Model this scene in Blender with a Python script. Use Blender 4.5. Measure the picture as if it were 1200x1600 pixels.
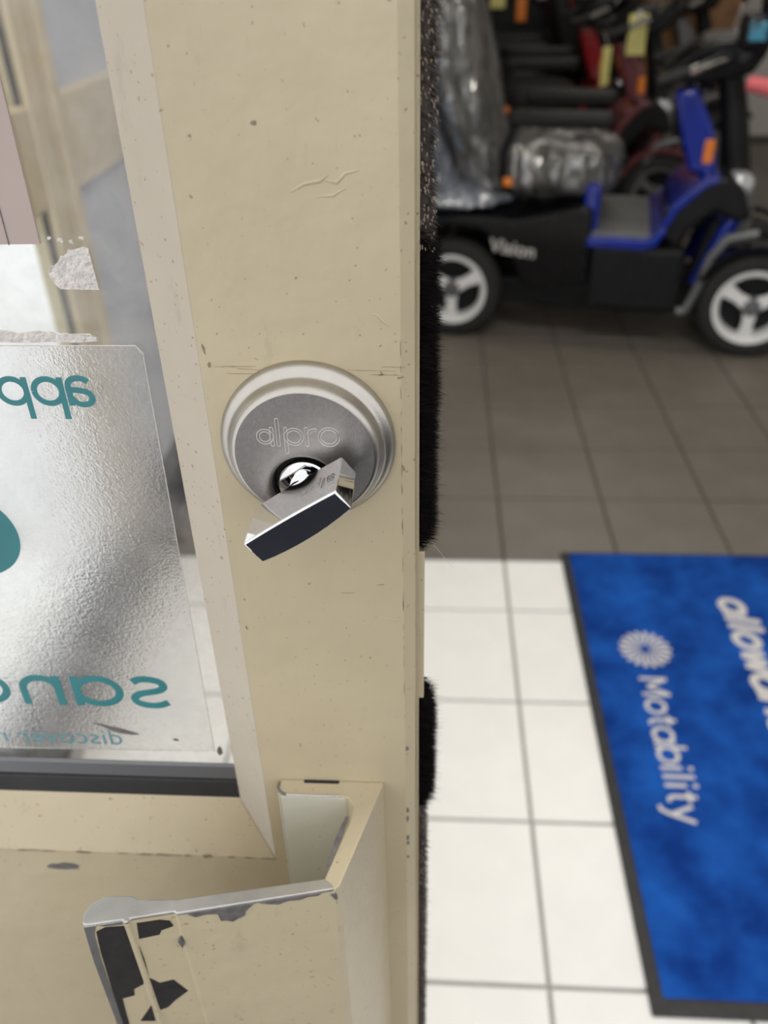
import bpy, math, random
from mathutils import Vector, Matrix, noise as mnoise
random.seed(7)
for o in list(bpy.data.objects): bpy.data.objects.remove(o)
scene = bpy.context.scene
col = scene.collection
R = math.radians

# ------------------------------------------------------------------ camera
F_PX = 1319.0
CAM_H = 1.25
PITCH, ROLL, YAW = R(33.934), R(-1.475), R(3.907)
hd = Vector((-math.sin(YAW), math.cos(YAW), 0)); rt = Vector((math.cos(YAW), math.sin(YAW), 0))
fw = hd*math.cos(PITCH) + Vector((0, 0, -math.sin(PITCH))); up = rt.cross(fw)
rt, up = rt*math.cos(ROLL) + up*math.sin(ROLL), -rt*math.sin(ROLL) + up*math.cos(ROLL)
cam_d = bpy.data.cameras.new('camera'); cam = bpy.data.objects.new('camera', cam_d); col.objects.link(cam)
cam_d.sensor_fit = 'HORIZONTAL'; cam_d.sensor_width = 36; cam_d.lens = 36*F_PX/1200
cam_d.clip_start = 0.01
m = Matrix.Identity(4)
for i in range(3):
    m[i][0] = rt[i]; m[i][1] = up[i]; m[i][2] = -fw[i]
m[2][3] = CAM_H
cam.matrix_world = m
cam_d.dof.use_dof = True; cam_d.dof.focus_distance = 0.232; cam_d.dof.aperture_fstop = 16.0
scene.camera = cam

# ------------------------------------------------------------------ world, exposure
w = bpy.data.worlds.new('sky'); scene.world = w; w.use_nodes = True
nt = w.node_tree; nt.nodes.clear()
bg = nt.nodes.new('ShaderNodeBackground'); wo = nt.nodes.new('ShaderNodeOutputWorld')
bg.inputs['Color'].default_value = (0.97, 0.97, 1.0, 1); bg.inputs['Strength'].default_value = 1.5
nt.links.new(bg.outputs[0], wo.inputs[0])
scene.view_settings.view_transform = 'Standard'; scene.view_settings.look = 'None'
scene.view_settings.gamma = 1; scene.view_settings.use_curve_mapping = False
scene.view_settings.exposure = 0.0

# ------------------------------------------------------------------ materials
def newmat(name):
    mt = bpy.data.materials.new(name); mt.use_nodes = True
    return mt, mt.node_tree, mt.node_tree.nodes['Principled BSDF']
def noise_node(nt, scale, detail=3, rough=0.5, vec=None, stretch=None):
    n = nt.nodes.new('ShaderNodeTexNoise'); n.inputs['Scale'].default_value = scale
    n.inputs['Detail'].default_value = detail; n.inputs['Roughness'].default_value = rough
    tc = nt.nodes.new('ShaderNodeTexCoord')
    if stretch:
        mp = nt.nodes.new('ShaderNodeMapping'); mp.inputs['Scale'].default_value = stretch
        nt.links.new(tc.outputs['Object'], mp.inputs['Vector']); nt.links.new(mp.outputs[0], n.inputs['Vector'])
    else:
        nt.links.new(tc.outputs['Object'], n.inputs['Vector'])
    return n
def ramp(nt, src, p0, p1):
    r = nt.nodes.new('ShaderNodeMapRange'); r.inputs['From Min'].default_value = p0; r.inputs['From Max'].default_value = p1
    nt.links.new(src, r.inputs['Value']); return r.outputs['Result']
def mix(nt, fac, a, b):
    n = nt.nodes.new('ShaderNodeMix'); n.data_type = 'RGBA'
    if isinstance(fac, float): n.inputs[0].default_value = fac
    else: nt.links.new(fac, n.inputs[0])
    for i, c in ((6, a), (7, b)):
        if isinstance(c, tuple): n.inputs[i].default_value = c + (1,) if len(c) == 3 else c
        else: nt.links.new(c, n.inputs[i])
    return n.outputs[2]
def bump(nt, bsdf, height, strength, dist=0.001, prev=None):
    b = nt.nodes.new('ShaderNodeBump'); b.inputs['Strength'].default_value = strength; b.inputs['Distance'].default_value = dist
    nt.links.new(height, b.inputs['Height'])
    if prev: nt.links.new(prev, b.inputs['Normal'])
    nt.links.new(b.outputs[0], bsdf.inputs['Normal']); return b.outputs[0]
def plain(name, c, rough=0.5, metal=0.0, var=0.12, scale=8.0, coat=0.0, bump_s=0.0, bump_scale=200, **kw):
    mt, nt, b = newmat(name)
    n = noise_node(nt, scale, 4)
    d = tuple(max(0, x*(1-var)) for x in c); l = tuple(min(1, x*(1+var)) for x in c)
    nt.links.new(mix(nt, ramp(nt, n.outputs['Fac'], .3, .7), d, l), b.inputs['Base Color'])
    b.inputs['Roughness'].default_value = rough; b.inputs['Metallic'].default_value = metal
    b.inputs['Coat Weight'].default_value = coat
    if bump_s:
        n2 = noise_node(nt, bump_scale, 3); bump(nt, b, n2.outputs['Fac'], bump_s)
    return mt

def paint_mat(name, c1, c2, rough=0.38):
    mt, nt, b = newmat(name)
    n1 = noise_node(nt, 9, 6, 0.6)
    base = mix(nt, ramp(nt, n1.outputs['Fac'], .35, .68), c1, c2)
    n2 = noise_node(nt, 560, 2, 0.5)                                  # fine dirt specks
    base = mix(nt, ramp(nt, n2.outputs['Fac'], .685, .73), base, (.27, .195, .13))
    n3 = noise_node(nt, 70, 8, 0.75, stretch=(1, 1, .35))             # rubbed grime
    gr = nt.nodes.new('ShaderNodeMath'); gr.operation = 'MULTIPLY'; gr.inputs[1].default_value = .45
    nt.links.new(ramp(nt, n3.outputs['Fac'], .60, .76), gr.inputs[0])
    base = mix(nt, gr.outputs[0], base, tuple(x*.55 for x in c2))
    nt.links.new(base, b.inputs['Base Color'])
    b.inputs['Roughness'].default_value = rough
    n4 = noise_node(nt, 60, 3); n5 = noise_node(nt, 600, 3)
    p = bump(nt, b, n4.outputs['Fac'], .22, .003)
    bump(nt, b, n5.outputs['Fac'], .08, .0005, p)
    return mt

M = {}
M['cream'] = paint_mat('cream_gloss_paint', (.510, .436, .290), (.452, .384, .250))
M['bead_skylit'] = paint_mat('cream_paint_skylit', (.49, .435, .34), (.44, .385, .295), .42)  # cream greyed to carry the sky light on the sloping beads
M['old'] = paint_mat('old_pale_paint', (.58, .57, .465), (.53, .52, .42), .45)
M['satin'] = plain('satin_chrome', (.47, .448, .40), .34, 1.0, .03, 300, bump_s=.06, bump_scale=2500)
M['satin_face'] = plain('satin_chrome_face', (.34, .32, .30), .40, 1.0, .06, 700, bump_s=.10, bump_scale=3500)
M['chrome'] = plain('polished_chrome', (.80, .80, .80), .05, 1.0, .02, 60)
M['engrave'] = plain('engraved_line', (.30, .29, .27), .35, 1.0, .05)
M['hole'] = plain('recess_shade_black', (.01, .01, .01), .6)  # near-black stands for the shade inside slot and cylinder hole
M['metal'] = plain('bare_aluminium', (.50, .49, .46), .34, .8, .12, 90, bump_s=.15, bump_scale=500)
M['blackpatch'] = plain('black_adhesive', (.018, .016, .014), .65, 0, .25, 200, bump_s=.2, bump_scale=900)
M['greychip'] = plain('grey_primer', (.16, .15, .14), .55, .3, .25, 300)
M['dirt'] = plain('brown_dirt', (.26, .19, .125), .6, 0, .3, 300)
M['rubber'] = plain('black_rubber', (.02, .02, .02), .6, 0, .3, 60, bump_s=.15)
M['channel'] = plain('seal_channel', (.05, .045, .035), .6, 0, .4, 300)
M['pile'] = plain('black_pile', (.006, .0048, .0045), .9, 0, .35, 300); M['pile'].node_tree.nodes['Principled BSDF'].inputs['Specular IOR Level'].default_value = .08
M['pile_old'] = plain('worn_brown_pile', (.036, .027, .020), .7, 0, .5, 900)
M['pile_pale'] = plain('straw_bristle', (.30, .24, .165), .45, 0, .3, 900)
M['teal'] = plain('teal_print', (.03, .19, .20), .45, 0, .10, 60)
M['teal_thin'] = plain('teal_grey_print', (.10, .24, .26), .45, 0, .10, 60)
M['card'] = plain('taupe_card', (.42, .34, .30), .55, 0, .05, 20)
M['residue'] = plain('sticker_residue', (.60, .57, .52), .45, .3, .14, 500, bump_s=.5, bump_scale=700)
M['white_tile'] = plain('white_ceramic', (.80, .79, .765), .32, 0, .025, 14, bump_s=.02, bump_scale=60)
M['grey_tile'] = plain('brown_grey_ceramic', (.155, .138, .116), .42, 0, .10, 9, bump_s=.04, bump_scale=90)
M['grout'] = plain('grout', (.36, .345, .32), .8, 0, .1, 40)
M['mat_blue'] = None
M['mat_print'] = plain('mat_white_print', (.58, .56, .54), .9, 0, .10, 300, bump_s=.3, bump_scale=500)
M['wall'] = plain('wall_emulsion', (.72, .70, .66), .7, 0, .03, 3)
M['ceiling'] = plain('ceiling_white', (.78, .77, .75), .8, 0, .02, 3)
M['pave'] = plain('pavement', (.90, .89, .90), .8, 0, .04, 2)
M['dark_ground'] = plain('reflection_ground', (.018, .019, .025), .85, 0, .2, 5)  # unseen ground, near-black so the thumb turn reflects dark
M['dark_ground'].node_tree.nodes['Principled BSDF'].inputs['Specular IOR Level'].default_value = 0.05
M['bluegrey'] = plain('blue_grey_panel', (.40, .42, .46), .5, 0, .08, 3)
M['skirt'] = plain('dark_skirting', (.025, .024, .024), .5)
M['black'] = plain('black_plastic', (.010, .010, .011), .42, 0, .2, 12)
M['blackgloss'] = plain('black_gloss', (.006, .006, .007), .16, 0, .2, 12, coat=.0)
M['vinyl'] = plain('black_vinyl', (.014, .013, .0125), .5, 0, .2, 12, bump_s=.2, bump_scale=60)
for k_ in ('black', 'blackgloss', 'vinyl'): M[k_].node_tree.nodes['Principled BSDF'].inputs['Specular IOR Level'].default_value = .25
M['blue'] = plain('blue_gloss', (.003, .022, .30), .22, 0, .12, 8, coat=.5)
M['maroon'] = plain('maroon_gloss', (.16, .05, .055), .2, 0, .15, 8, coat=.5)
M['red'] = plain('red_gloss', (.36, .012, .018), .25, 0, .15, 8, coat=.4)
M['silver'] = plain('silver_rim', (.88, .88, .88), .35, .1, .05, 8)
M['grey'] = plain('grey_metal', (.16, .165, .17), .4, .4, .1, 8)
M['tyre'] = plain('tyre_rubber', (.018, .0175, .017), .8, 0, .2, 30)
M['lens'] = plain('lamp_lens', (.80, .82, .86), .12, .5, .05, 30)
M['amber'] = plain('amber_reflector', (.85, .24, .02), .3, 0, .1, 30)
M['yellow'] = plain('yellow_tag', (.80, .74, .26), .45, 0, .12, 20)
M['brown'] = plain('brown_wood', (.30, .155, .07), .5, 0, .25, 14)
M['pink'] = plain('pink_knob', (.75, .16, .18), .35, 0, .1, 20)
M['decal'] = plain('silver_decal', (.62, .60, .57), .4, .2, .08, 60)
M['screen'] = plain('blue_display', (.06, .32, .48), .2, 0, .3, 60)
M['ltblue'] = plain('light_blue_sheet', (.16, .33, .58), .5, 0, .15, 6)

def mat_blue():
    mt, nt, b = newmat('blue_mat_pile')
    n1 = noise_node(nt, 9, 6, .6); n2 = noise_node(nt, 900, 2)
    c = mix(nt, ramp(nt, n1.outputs['Fac'], .36, .66), (.004, .033, .20), (.012, .095, .42))
    nt.links.new(c, b.inputs['Base Color']); b.inputs['Roughness'].default_value = .95
    b.inputs['Specular IOR Level'].default_value = .1
    bump(nt, b, n2.outputs['Fac'], .5, .002); return mt
M['mat_blue'] = mat_blue()

def glass_mat(name, tint=(1, 1, 1), ior=1.45, dirt=0.0):
    mt = bpy.data.materials.new(name); mt.use_nodes = True; nt = mt.node_tree; nt.nodes.clear()
    out = nt.nodes.new('ShaderNodeOutputMaterial'); mx = nt.nodes.new('ShaderNodeMixShader')
    tr = nt.nodes.new('ShaderNodeBsdfTransparent'); tr.inputs[0].default_value = tint + (1,)
    gl = nt.nodes.new('ShaderNodeBsdfGlossy'); gl.inputs['Roughness'].default_value = .02
    lw = nt.nodes.new('ShaderNodeLayerWeight'); lw.inputs['Blend'].default_value = .5       # Schlick, same from both sides
    pw = nt.nodes.new('ShaderNodeMath'); pw.operation = 'POWER'; pw.inputs[1].default_value = 5; nt.links.new(lw.outputs['Facing'], pw.inputs[0])
    fr = nt.nodes.new('ShaderNodeMath'); fr.operation = 'MULTIPLY_ADD'; fr.inputs[1].default_value = .96; fr.inputs[2].default_value = .04
    nt.links.new(pw.outputs[0], fr.inputs[0])
    nt.links.new(fr.outputs[0], mx.inputs[0]); nt.links.new(tr.outputs[0], mx.inputs[1]); nt.links.new(gl.outputs[0], mx.inputs[2])
    last = mx.outputs[0]
    if dirt:
        n = noise_node(nt, 45, 8, .7); df = nt.nodes.new('ShaderNodeBsdfDiffuse'); df.inputs[0].default_value = (.7, .68, .64, 1)
        m2 = nt.nodes.new('ShaderNodeMixShader'); mm = nt.nodes.new('ShaderNodeMath'); mm.operation = 'MULTIPLY'; mm.inputs[1].default_value = dirt
        nt.links.new(ramp(nt, n.outputs['Fac'], .38, .75), mm.inputs[0]); nt.links.new(mm.outputs[0], m2.inputs[0])
        nt.links.new(last, m2.inputs[1]); nt.links.new(df.outputs[0], m2.inputs[2]); last = m2.outputs[0]
    nt.links.new(last, out.inputs[0]); return mt
M['glass'] = glass_mat('door_glass', dirt=.22)
M['glass2'] = glass_mat('screen_glass', (.97, .99, .97))

def film_mat():
    mt = bpy.data.materials.new('textured_clear_film'); mt.use_nodes = True; nt = mt.node_tree; nt.nodes.clear()
    out = nt.nodes.new('ShaderNodeOutputMaterial')
    rf = nt.nodes.new('ShaderNodeBsdfRefraction'); rf.inputs['IOR'].default_value = 1.10; rf.inputs['Roughness'].default_value = .19
    gl = nt.nodes.new('ShaderNodeBsdfGlossy'); gl.inputs['Roughness'].default_value = .2
    df = nt.nodes.new('ShaderNodeBsdfDiffuse'); df.inputs[0].default_value = (.8, .8, .8, 1)
    n = noise_node(nt, 900, 3); bp = nt.nodes.new('ShaderNodeBump'); bp.inputs['Strength'].default_value = .6; bp.inputs['Distance'].default_value = .0008
    nt.links.new(n.outputs['Fac'], bp.inputs['Height'])
    for s in (rf, gl): nt.links.new(bp.outputs[0], s.inputs['Normal'])
    m1 = nt.nodes.new('ShaderNodeMixShader'); m1.inputs[0].default_value = .04
    m2 = nt.nodes.new('ShaderNodeMixShader'); m2.inputs[0].default_value = .03
    nt.links.new(rf.outputs[0], m1.inputs[1]); nt.links.new(gl.outputs[0], m1.inputs[2])
    nt.links.new(m1.outputs[0], m2.inputs[1]); nt.links.new(df.outputs[0], m2.inputs[2])
    nt.links.new(m2.outputs[0], out.inputs[0]); return mt
M['film'] = film_mat()

def wrap_mat(name='clear_wrap', tint=(.55, .54, .51), clear=.64):
    mt = bpy.data.materials.new(name); mt.use_nodes = True; nt = mt.node_tree; nt.nodes.clear()
    out = nt.nodes.new('ShaderNodeOutputMaterial')
    tr = nt.nodes.new('ShaderNodeBsdfTransparent'); gl = nt.nodes.new('ShaderNodeBsdfGlossy'); gl.inputs['Roughness'].default_value = .14
    df = nt.nodes.new('ShaderNodeBsdfDiffuse'); df.inputs[0].default_value = tint + (1,)
    n = noise_node(nt, 7, 3, .5, stretch=(1.4, 1, .45)); bp = nt.nodes.new('ShaderNodeBump'); bp.inputs['Strength'].default_value = 1.0; bp.inputs['Distance'].default_value = .12
    nt.links.new(n.outputs['Fac'], bp.inputs['Height'])
    for s in (gl, df): nt.links.new(bp.outputs[0], s.inputs['Normal'])
    m1 = nt.nodes.new('ShaderNodeMixShader'); m1.inputs[0].default_value = .28
    m2 = nt.nodes.new('ShaderNodeMixShader'); m2.inputs[0].default_value = clear
    nt.links.new(gl.outputs[0], m1.inputs[1]); nt.links.new(df.outputs[0], m1.inputs[2])
    nt.links.new(m1.outputs[0], m2.inputs[1]); nt.links.new(tr.outputs[0], m2.inputs[2])
    nt.links.new(m2.outputs[0], out.inputs[0]); return mt
M['wrap'] = wrap_mat()
M['wrap_white'] = wrap_mat('backlit_wrap', (.72, .80, .95), .10)  # pale blue tint stands for light coming through from behind

# ------------------------------------------------------------------ mesh builder
OFF = {}
class MB:
    def __init__(s): s.v = []; s.f = []
    def add(s, vs, fs):
        k = len(s.v); s.v += [Vector(a) for a in vs]; s.f += [[i+k for i in q] for q in fs]; return s
    def box(s, lo, hi):
        x0, y0, z0 = lo; x1, y1, z1 = hi
        return s.add([(x0,y0,z0),(x1,y0,z0),(x1,y1,z0),(x0,y1,z0),(x0,y0,z1),(x1,y0,z1),(x1,y1,z1),(x0,y1,z1)],
                     [(0,3,2,1),(4,5,6,7),(0,1,5,4),(1,2,6,5),(2,3,7,6),(3,0,4,7)])
    def prism(s, poly, a, b, axis='z'):
        def pt(p, h):
            return (p[0], p[1], h) if axis == 'z' else (p[0], h, p[1]) if axis == 'y' else (h, p[0], p[1])
        n = len(poly)
        return s.add([pt(p, a) for p in poly] + [pt(p, b) for p in poly],
                     [tuple(range(n-1, -1, -1)), tuple(range(n, 2*n))] + [(i, (i+1) % n, n+(i+1) % n, n+i) for i in range(n)])
    def tube(s, pts, r, n=10, caps=True):
        pts = [Vector(p) for p in pts]; rings = []
        rs = r if isinstance(r, (list, tuple)) else [r]*len(pts)
        for i, p in enumerate(pts):
            d = (pts[min(i+1, len(pts)-1)] - pts[max(i-1, 0)]).normalized()
            u = d.orthogonal().normalized() if i == 0 else (pu - d*pu.dot(d)).normalized()
            pu = u; v = d.cross(u)
            rings.append([p + (u*math.cos(2*math.pi*k/n) + v*math.sin(2*math.pi*k/n))*rs[i] for k in range(n)])
        return s.loft(rings, caps)
    def loft(s, rings, caps=True, closed=True):
        n = len(rings[0]); vs = [p for r_ in rings for p in r_]; fs = []
        for i in range(len(rings)-1):
            for k in range(n if closed else n-1):
                fs.append((i*n+k, i*n+(k+1) % n, (i+1)*n+(k+1) % n, (i+1)*n+k))
        if caps: fs += [tuple(range(n-1, -1, -1)), tuple((len(rings)-1)*n+k for k in range(n))]
        return s.add(vs, fs)
    def lathe(s, prof, c, axis='y', n=48, sgn=1, caps=False):
        c = Vector(c); rings = []
        for r_, h in prof:
            ring = []
            for k in range(n):
                a = 2*math.pi*k/n; ca, sa = math.cos(a)*r_, math.sin(a)*r_*sgn
                ring.append(c + (Vector((ca, h, sa)) if axis == 'y' else Vector((h, ca, sa)) if axis == 'x' else Vector((ca, sa, h))))
            rings.append(ring)
        return s.loft(rings, caps)
    def blob(s, c, rad, p=2.0, nu=20, nv=12):
        c = Vector(c); rings = []
        f = lambda t: math.copysign(abs(t)**(2/p), t)
        for j in range(nv+1):
            ph = -math.pi/2 + math.pi*(j+.02)/(nv+.04)
            rings.append([c + Vector((rad[0]*f(math.cos(ph))*f(math.cos(2*math.pi*k/nu)), rad[1]*f(math.cos(ph))*f(math.sin(2*math.pi*k/nu)), rad[2]*f(math.sin(ph)))) for k in range(nu)])
        return s.loft(rings, True)
    def xf(s, fn): s.v = [Vector(fn(p)) for p in s.v]; return s
    def build(s, name, mat, parent=None, smooth=None, bevel=0, seg=2, kind=None, label=None, local=False):
        me = bpy.data.meshes.new(name)
        off = Vector((0, 0, 0))
        if parent is not None and not local: off = OFF.get(parent.name, Vector((0, 0, 0)))
        me.from_pydata([tuple(p-off) for p in s.v], [], s.f)
        import bmesh
        bm = bmesh.new(); bm.from_mesh(me); bmesh.ops.recalc_face_normals(bm, faces=bm.faces); bm.to_mesh(me); bm.free()
        me.materials.append(mat)
        if smooth is not None:
            me.polygons.foreach_set('use_smooth', [True]*len(me.polygons)); me.set_sharp_from_angle(angle=R(smooth))
        o = bpy.data.objects.new(name, me); col.objects.link(o)
        if parent is not None: o.parent = parent; OFF[o.name] = off
        if bevel:
            b = o.modifiers.new('bevel', 'BEVEL'); b.width = bevel; b.segments = seg; b.limit_method = 'ANGLE'; b.angle_limit = R(35); b.harden_normals = False
        if kind: o['kind'] = kind
        if label: o['label'] = label
        return o

def root(name, loc, label=None, cat=None, group=None, kind=None, rotz=0):
    o = bpy.data.objects.new(name, None); col.objects.link(o); o.location = loc; o.rotation_euler = (0, 0, rotz)
    o.empty_display_size = .05
    OFF[o.name] = Vector(loc)
    return tag(o, label, cat, group, kind)
def tag(o, label=None, cat=None, group=None, kind=None):
    if label: o['label'] = label
    if cat: o['category'] = cat
    if group: o['group'] = group
    if kind: o['kind'] = kind
    return o

def text_mesh(name, body, size, mat, matrix, parent, offset=0.0, extrude=0.0, outline=0.0, spacing=1.0, shear=0.0, world=True, align='LEFT'):
    cu = bpy.data.curves.new(name, 'FONT'); cu.body = body; cu.size = size; cu.offset = offset; cu.extrude = extrude
    cu.space_character = spacing; cu.shear = shear; cu.align_x = align; cu.resolution_u = 5
    if outline:
        cu.fill_mode = 'NONE'; cu.bevel_depth = outline; cu.bevel_resolution = 1; cu.extrude = 0
    t = bpy.data.objects.new(name+'_tmp', cu); col.objects.link(t)
    dg = bpy.context.evaluated_depsgraph_get(); me = bpy.data.meshes.new_from_object(t.evaluated_get(dg))
    bpy.data.objects.remove(t); bpy.data.curves.remove(cu)
    me.name = name; me.transform(matrix)
    off = OFF.get(parent.name, Vector((0, 0, 0))) if world else Vector((0, 0, 0))
    me.transform(Matrix.Translation(-off)); me.materials.clear(); me.materials.append(mat)
    o = bpy.data.objects.new(name, me); col.objects.link(o); o.parent = parent; OFF[o.name] = off
    return o
def frame(o, x, y):
    x = Vector(x).normalized(); y = Vector(y).normalized(); z = x.cross(y)
    mm = Matrix.Identity(4)
    for i in range(3): mm[i][0] = x[i]; mm[i][1] = y[i]; mm[i][2] = z[i]; mm[i][3] = o[i]
    return mm

# ================================================================== the setting
TS = .276; TX = .1769; TY = 1.4649; EDGE = 1.653
fl = MB().box((-.72, .085, -.08), (3.2, 7.0, -.006)).build('floor', M['grout'])
tag(fl, 'tiled shop floor, white tiles by the doorway and brown-grey tiles beyond', 'floor', None, 'structure')
def tile_mesh(name, sx, sy, mat):
    g = .0034; b = .0012
    rings = []
    for ins, z in ((0, -.006), (0, -b), (b, 0)):
        rings.append([Vector((-sx/2+g+ins, -sy/2+g+ins, z)), Vector((sx/2-g-ins, -sy/2+g+ins, z)), Vector((sx/2-g-ins, sy/2-g-ins, z)), Vector((-sx/2+g+ins, sy/2-g-ins, z))])
    o = MB().loft(rings).build(name, mat); me = o.data; bpy.data.objects.remove(o); return me
tw = tile_mesh('white_tile', TS, TS, M['white_tile']); tc_ = tile_mesh('white_tile_cut', TS, EDGE-TY, M['white_tile']); tg = tile_mesh('grey_tile', TS, TS, M['grey_tile'])
def put_tile(name, me, x, y):
    o = bpy.data.objects.new(name, me); col.objects.link(o); o.parent = fl; o.location = (x, y, random.uniform(-.0006, .0004))
    o.rotation_euler = (random.uniform(-.0012, .0012), random.uniform(-.0012, .0012), 0)
for i in range(-3, 5):
    for k in range(-5, 0):
        put_tile('white_tile', tw, TX+(i+.5)*TS, TY+(k+.5)*TS)
    put_tile('white_tile', tc_, TX+(i+.5)*TS, (TY+EDGE)/2)
for i in range(-3, 9):
    for k in range(18):
        put_tile('grey_tile', tg, TX+(i+.5)*TS, EDGE+(k+.5)*TS)
MB().box((-.715, EDGE, -.0058), (3.19, 6.99, -.0045)).build('grout_bed', plain('dark_grout', (.085, .075, .063), .85, 0, .15, 30), fl)
MB().box((-.70, EDGE-.006, -.004), (1.6, EDGE+.006, .0012)).build('threshold_strip', M['grey'], fl)

def struct(name, mb, mat, label=None, **k):
    o = mb.build(name, mat, **k); o['kind'] = 'structure'
    if label: o['label'] = label
    return o
struct('wall_back', MB().box((-.85, 7.0, -.08), (3.35, 7.15, 2.85)), M['wall'], 'plain pale wall at the back of the shop')
struct('wall_right', MB().box((3.2, .2, -.08), (3.35, 7.0, 2.85)), M['wall'], 'plain pale side wall of the shop')
struct('wall_left', MB().box((-.85, 3.0, -.08), (-.70, 7.0, 2.85)), M['wall'], 'plain pale shop wall behind the glazed screen')
struct('wall_front', MB().box((1.62, .18, -.08), (3.2, .33, 2.2)).box((-.85, .18, 2.2), (3.2, .33, 2.85)), M['wall'], 'pale shopfront wall beside and above the doorway')
struct('wall_screen_head', MB().box((-.80, .33, 2.2), (-.68, 3.0, 2.85)), M['wall'], 'pale wall above the glazed side screen')
struct('ceiling', MB().box((-.85, .18, 2.85), (3.35, 7.15, 2.95)), M['ceiling'], 'flat white shop ceiling')
struct('pavement', MB().box((-14, -14, -.06), (-.80, 45, -.02)), M['pave'], 'pale pavement outside the glazed side screen')
struct('dark_ground', MB().box((-.80, -14, -.06), (14, .085, -.02)), M['dark_ground'], 'unseen near-black ground outside the doorway, added for dark reflections in the chrome')

# unseen ceiling panels, added to brighten the tiles and the scooters
def added_ceiling_light(x, y, power, label, sx=1.2, sy=.32):
    r_ = root('added_ceiling_light', (x, y, 2.85), label, 'ceiling light', 'added ceiling lights')
    MB().box((x-sx/2, y-sy/2, 2.79), (x+sx/2, y+sy/2, 2.85)).build('housing', M['ceiling'], r_, bevel=.005)
    ld = bpy.data.lights.new('added_area_light', 'AREA'); ld.shape = 'RECTANGLE'; ld.size = sx*.96; ld.size_y = sy*.9; ld.energy = power; ld.color = (1, .95, .86)
    lo = bpy.data.objects.new('added_area_light', ld); col.objects.link(lo); lo.parent = r_; lo.location = (0, 0, -.065)
added_ceiling_light(.45, 1.0, 30, 'unseen white ceiling light panel added to brighten the doorway tiles')
added_ceiling_light(.9, 3.0, 13, 'unseen white ceiling light panel added above the blue scooter')
added_ceiling_light(.9, 5.2, 10, 'unseen white ceiling light panel added above the rear scooters')

# glazed side screen running into the shop on the left
sr = root('window_1', (-.70, .35, 0), 'cream aluminium glazed side screen seen through the door glass', None, None, 'structure')
SX0, SX1 = -.745, -.69
for (a, b, d, nm) in ((.34, .42, 0, 'post'), (1.540, 1.570, .0, 'post'), (1.570, 1.633, -.016, 'post_infill'), (1.633, 1.668, .006, 'post'), (2.92, 3.0, 0, 'post')):
    MB().box((SX0, a, 0), (SX1+d, b, 2.2)).build(nm, M['cream'], sr, bevel=.006, seg=3)
for (y0, y1) in ((.42, 1.540), (1.668, 2.92)):
    MB().box((SX0, y0, .865), (SX1-.004, y1, 1.035)).build('mid_rail', M['cream'], sr, bevel=.006, seg=3)
    MB().box((SX0, y0, 2.1), (SX1-.004, y1, 2.2)).build('top_rail', M['cream'], sr, bevel=.004)
    MB().box((SX0, y0, 0), (SX1+.02, y1, .13)).build('skirting', M['skirt'], sr, bevel=.004)
    for (z0, z1) in ((.13, .865), (1.035, 2.1)):
        far = y0 > 1
        MB().box((-.722, y0-.004, z0-.004), (-.714, y1+.004, z1+.004)).build('panel' if far else 'pane', M['bluegrey'] if far else M['glass2'], sr)  # far panes made opaque, blue-grey colour stands in for their reflections
        if not far:
            MB().box((-.7135, y1-.006, z0), (-.705, y1, z1)).build('gasket', M['rubber'], sr)

# ================================================================== the door leaf
DY = .2
door = root('door_1', (-.0305, DY, 0), 'cream painted aluminium glazed door leaf with chipped gloss paint', 'door', None, 'structure')
st = MB().prism([(-.0605, DY), (-.0083, DY), (-.0049, DY+.0021), (-.0045, DY+.0035), (-.0045, .2445), (-.0605, .2445)], .015, 2.1).build('stile', M['cream'], door, smooth=25)
MB().box((-.64, DY, .015), (-.58, .2445, 2.1)).build('hinge_stile', M['cream'], door, bevel=.002)
br = MB().box((-.58, DY+.0001, .015), (-.0605, .2445, .9465)).build('bottom_rail', M['cream'], door)
MB().box((-.58, DY, 2.0), (-.0605, .2445, 2.1)).build('top_rail', M['cream'], door)
# glazing beads, mitred at the bottom corner
GX, GY, BZ0, BZ1 = -.0745, .2105, .9465, .9705
def bead_side(xo, xi):
    return MB().add([(xo, DY, BZ0), (xi, GY, BZ1), (xi, .2115, BZ1), (xo, .2115, BZ0), (xo, DY, 2.0), (xi, GY, 1.986), (xi, .2115, 1.986), (xo, .2115, 2.0)],
                    [(0,1,5,4), (1,2,6,5), (2,3,7,6), (3,0,4,7), (0,3,2,1), (4,5,6,7)])
bead_side(-.0605, GX).build('glazing_bead', M['bead_skylit'], door, bevel=.0006)
bead_side(-.58, -.566).build('glazing_bead', M['bead_skylit'], door, bevel=.0006)
MB().add([(-.58, DY, BZ0), (-.0605, DY, BZ0), (-.566, GY, BZ1), (GX, GY, BZ1), (-.566, .2115, BZ1), (GX, .2115, BZ1), (-.58, .2115, BZ0), (-.0605, .2115, BZ0)],
         [(0,1,3,2), (2,3,5,4), (4,5,7,6), (6,7,1,0), (0,2,4,6), (1,7,5,3)]).build('glazing_bead', M['cream'], door, bevel=.0006)
MB().add([(-.58, DY, 2.0), (-.0605, DY, 2.0), (-.566, GY, 1.986), (GX, GY, 1.986), (-.566, .2115, 1.986), (GX, .2115, 1.986), (-.58, .2115, 2.0), (-.0605, .2115, 2.0)],
         [(0,1,3,2), (2,3,5,4), (4,5,7,6), (6,7,1,0), (0,2,4,6), (1,7,5,3)]).build('glazing_bead', M['bead_skylit'], door, bevel=.0006)
MB().box((-.585, .2132, .9465), (-.060, .2172, 2.01)).build('glass_pane', M['glass'], door, label='dirty clear glass pane')
MB().tube([(-.1135, .2131, 1.2290), (-.1075, .2131, 1.2315), (-.1030, .2131, 1.2345), (-.0995, .2131, 1.2365)], .00009, 5).build('scratch', M['residue'], door)
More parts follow.
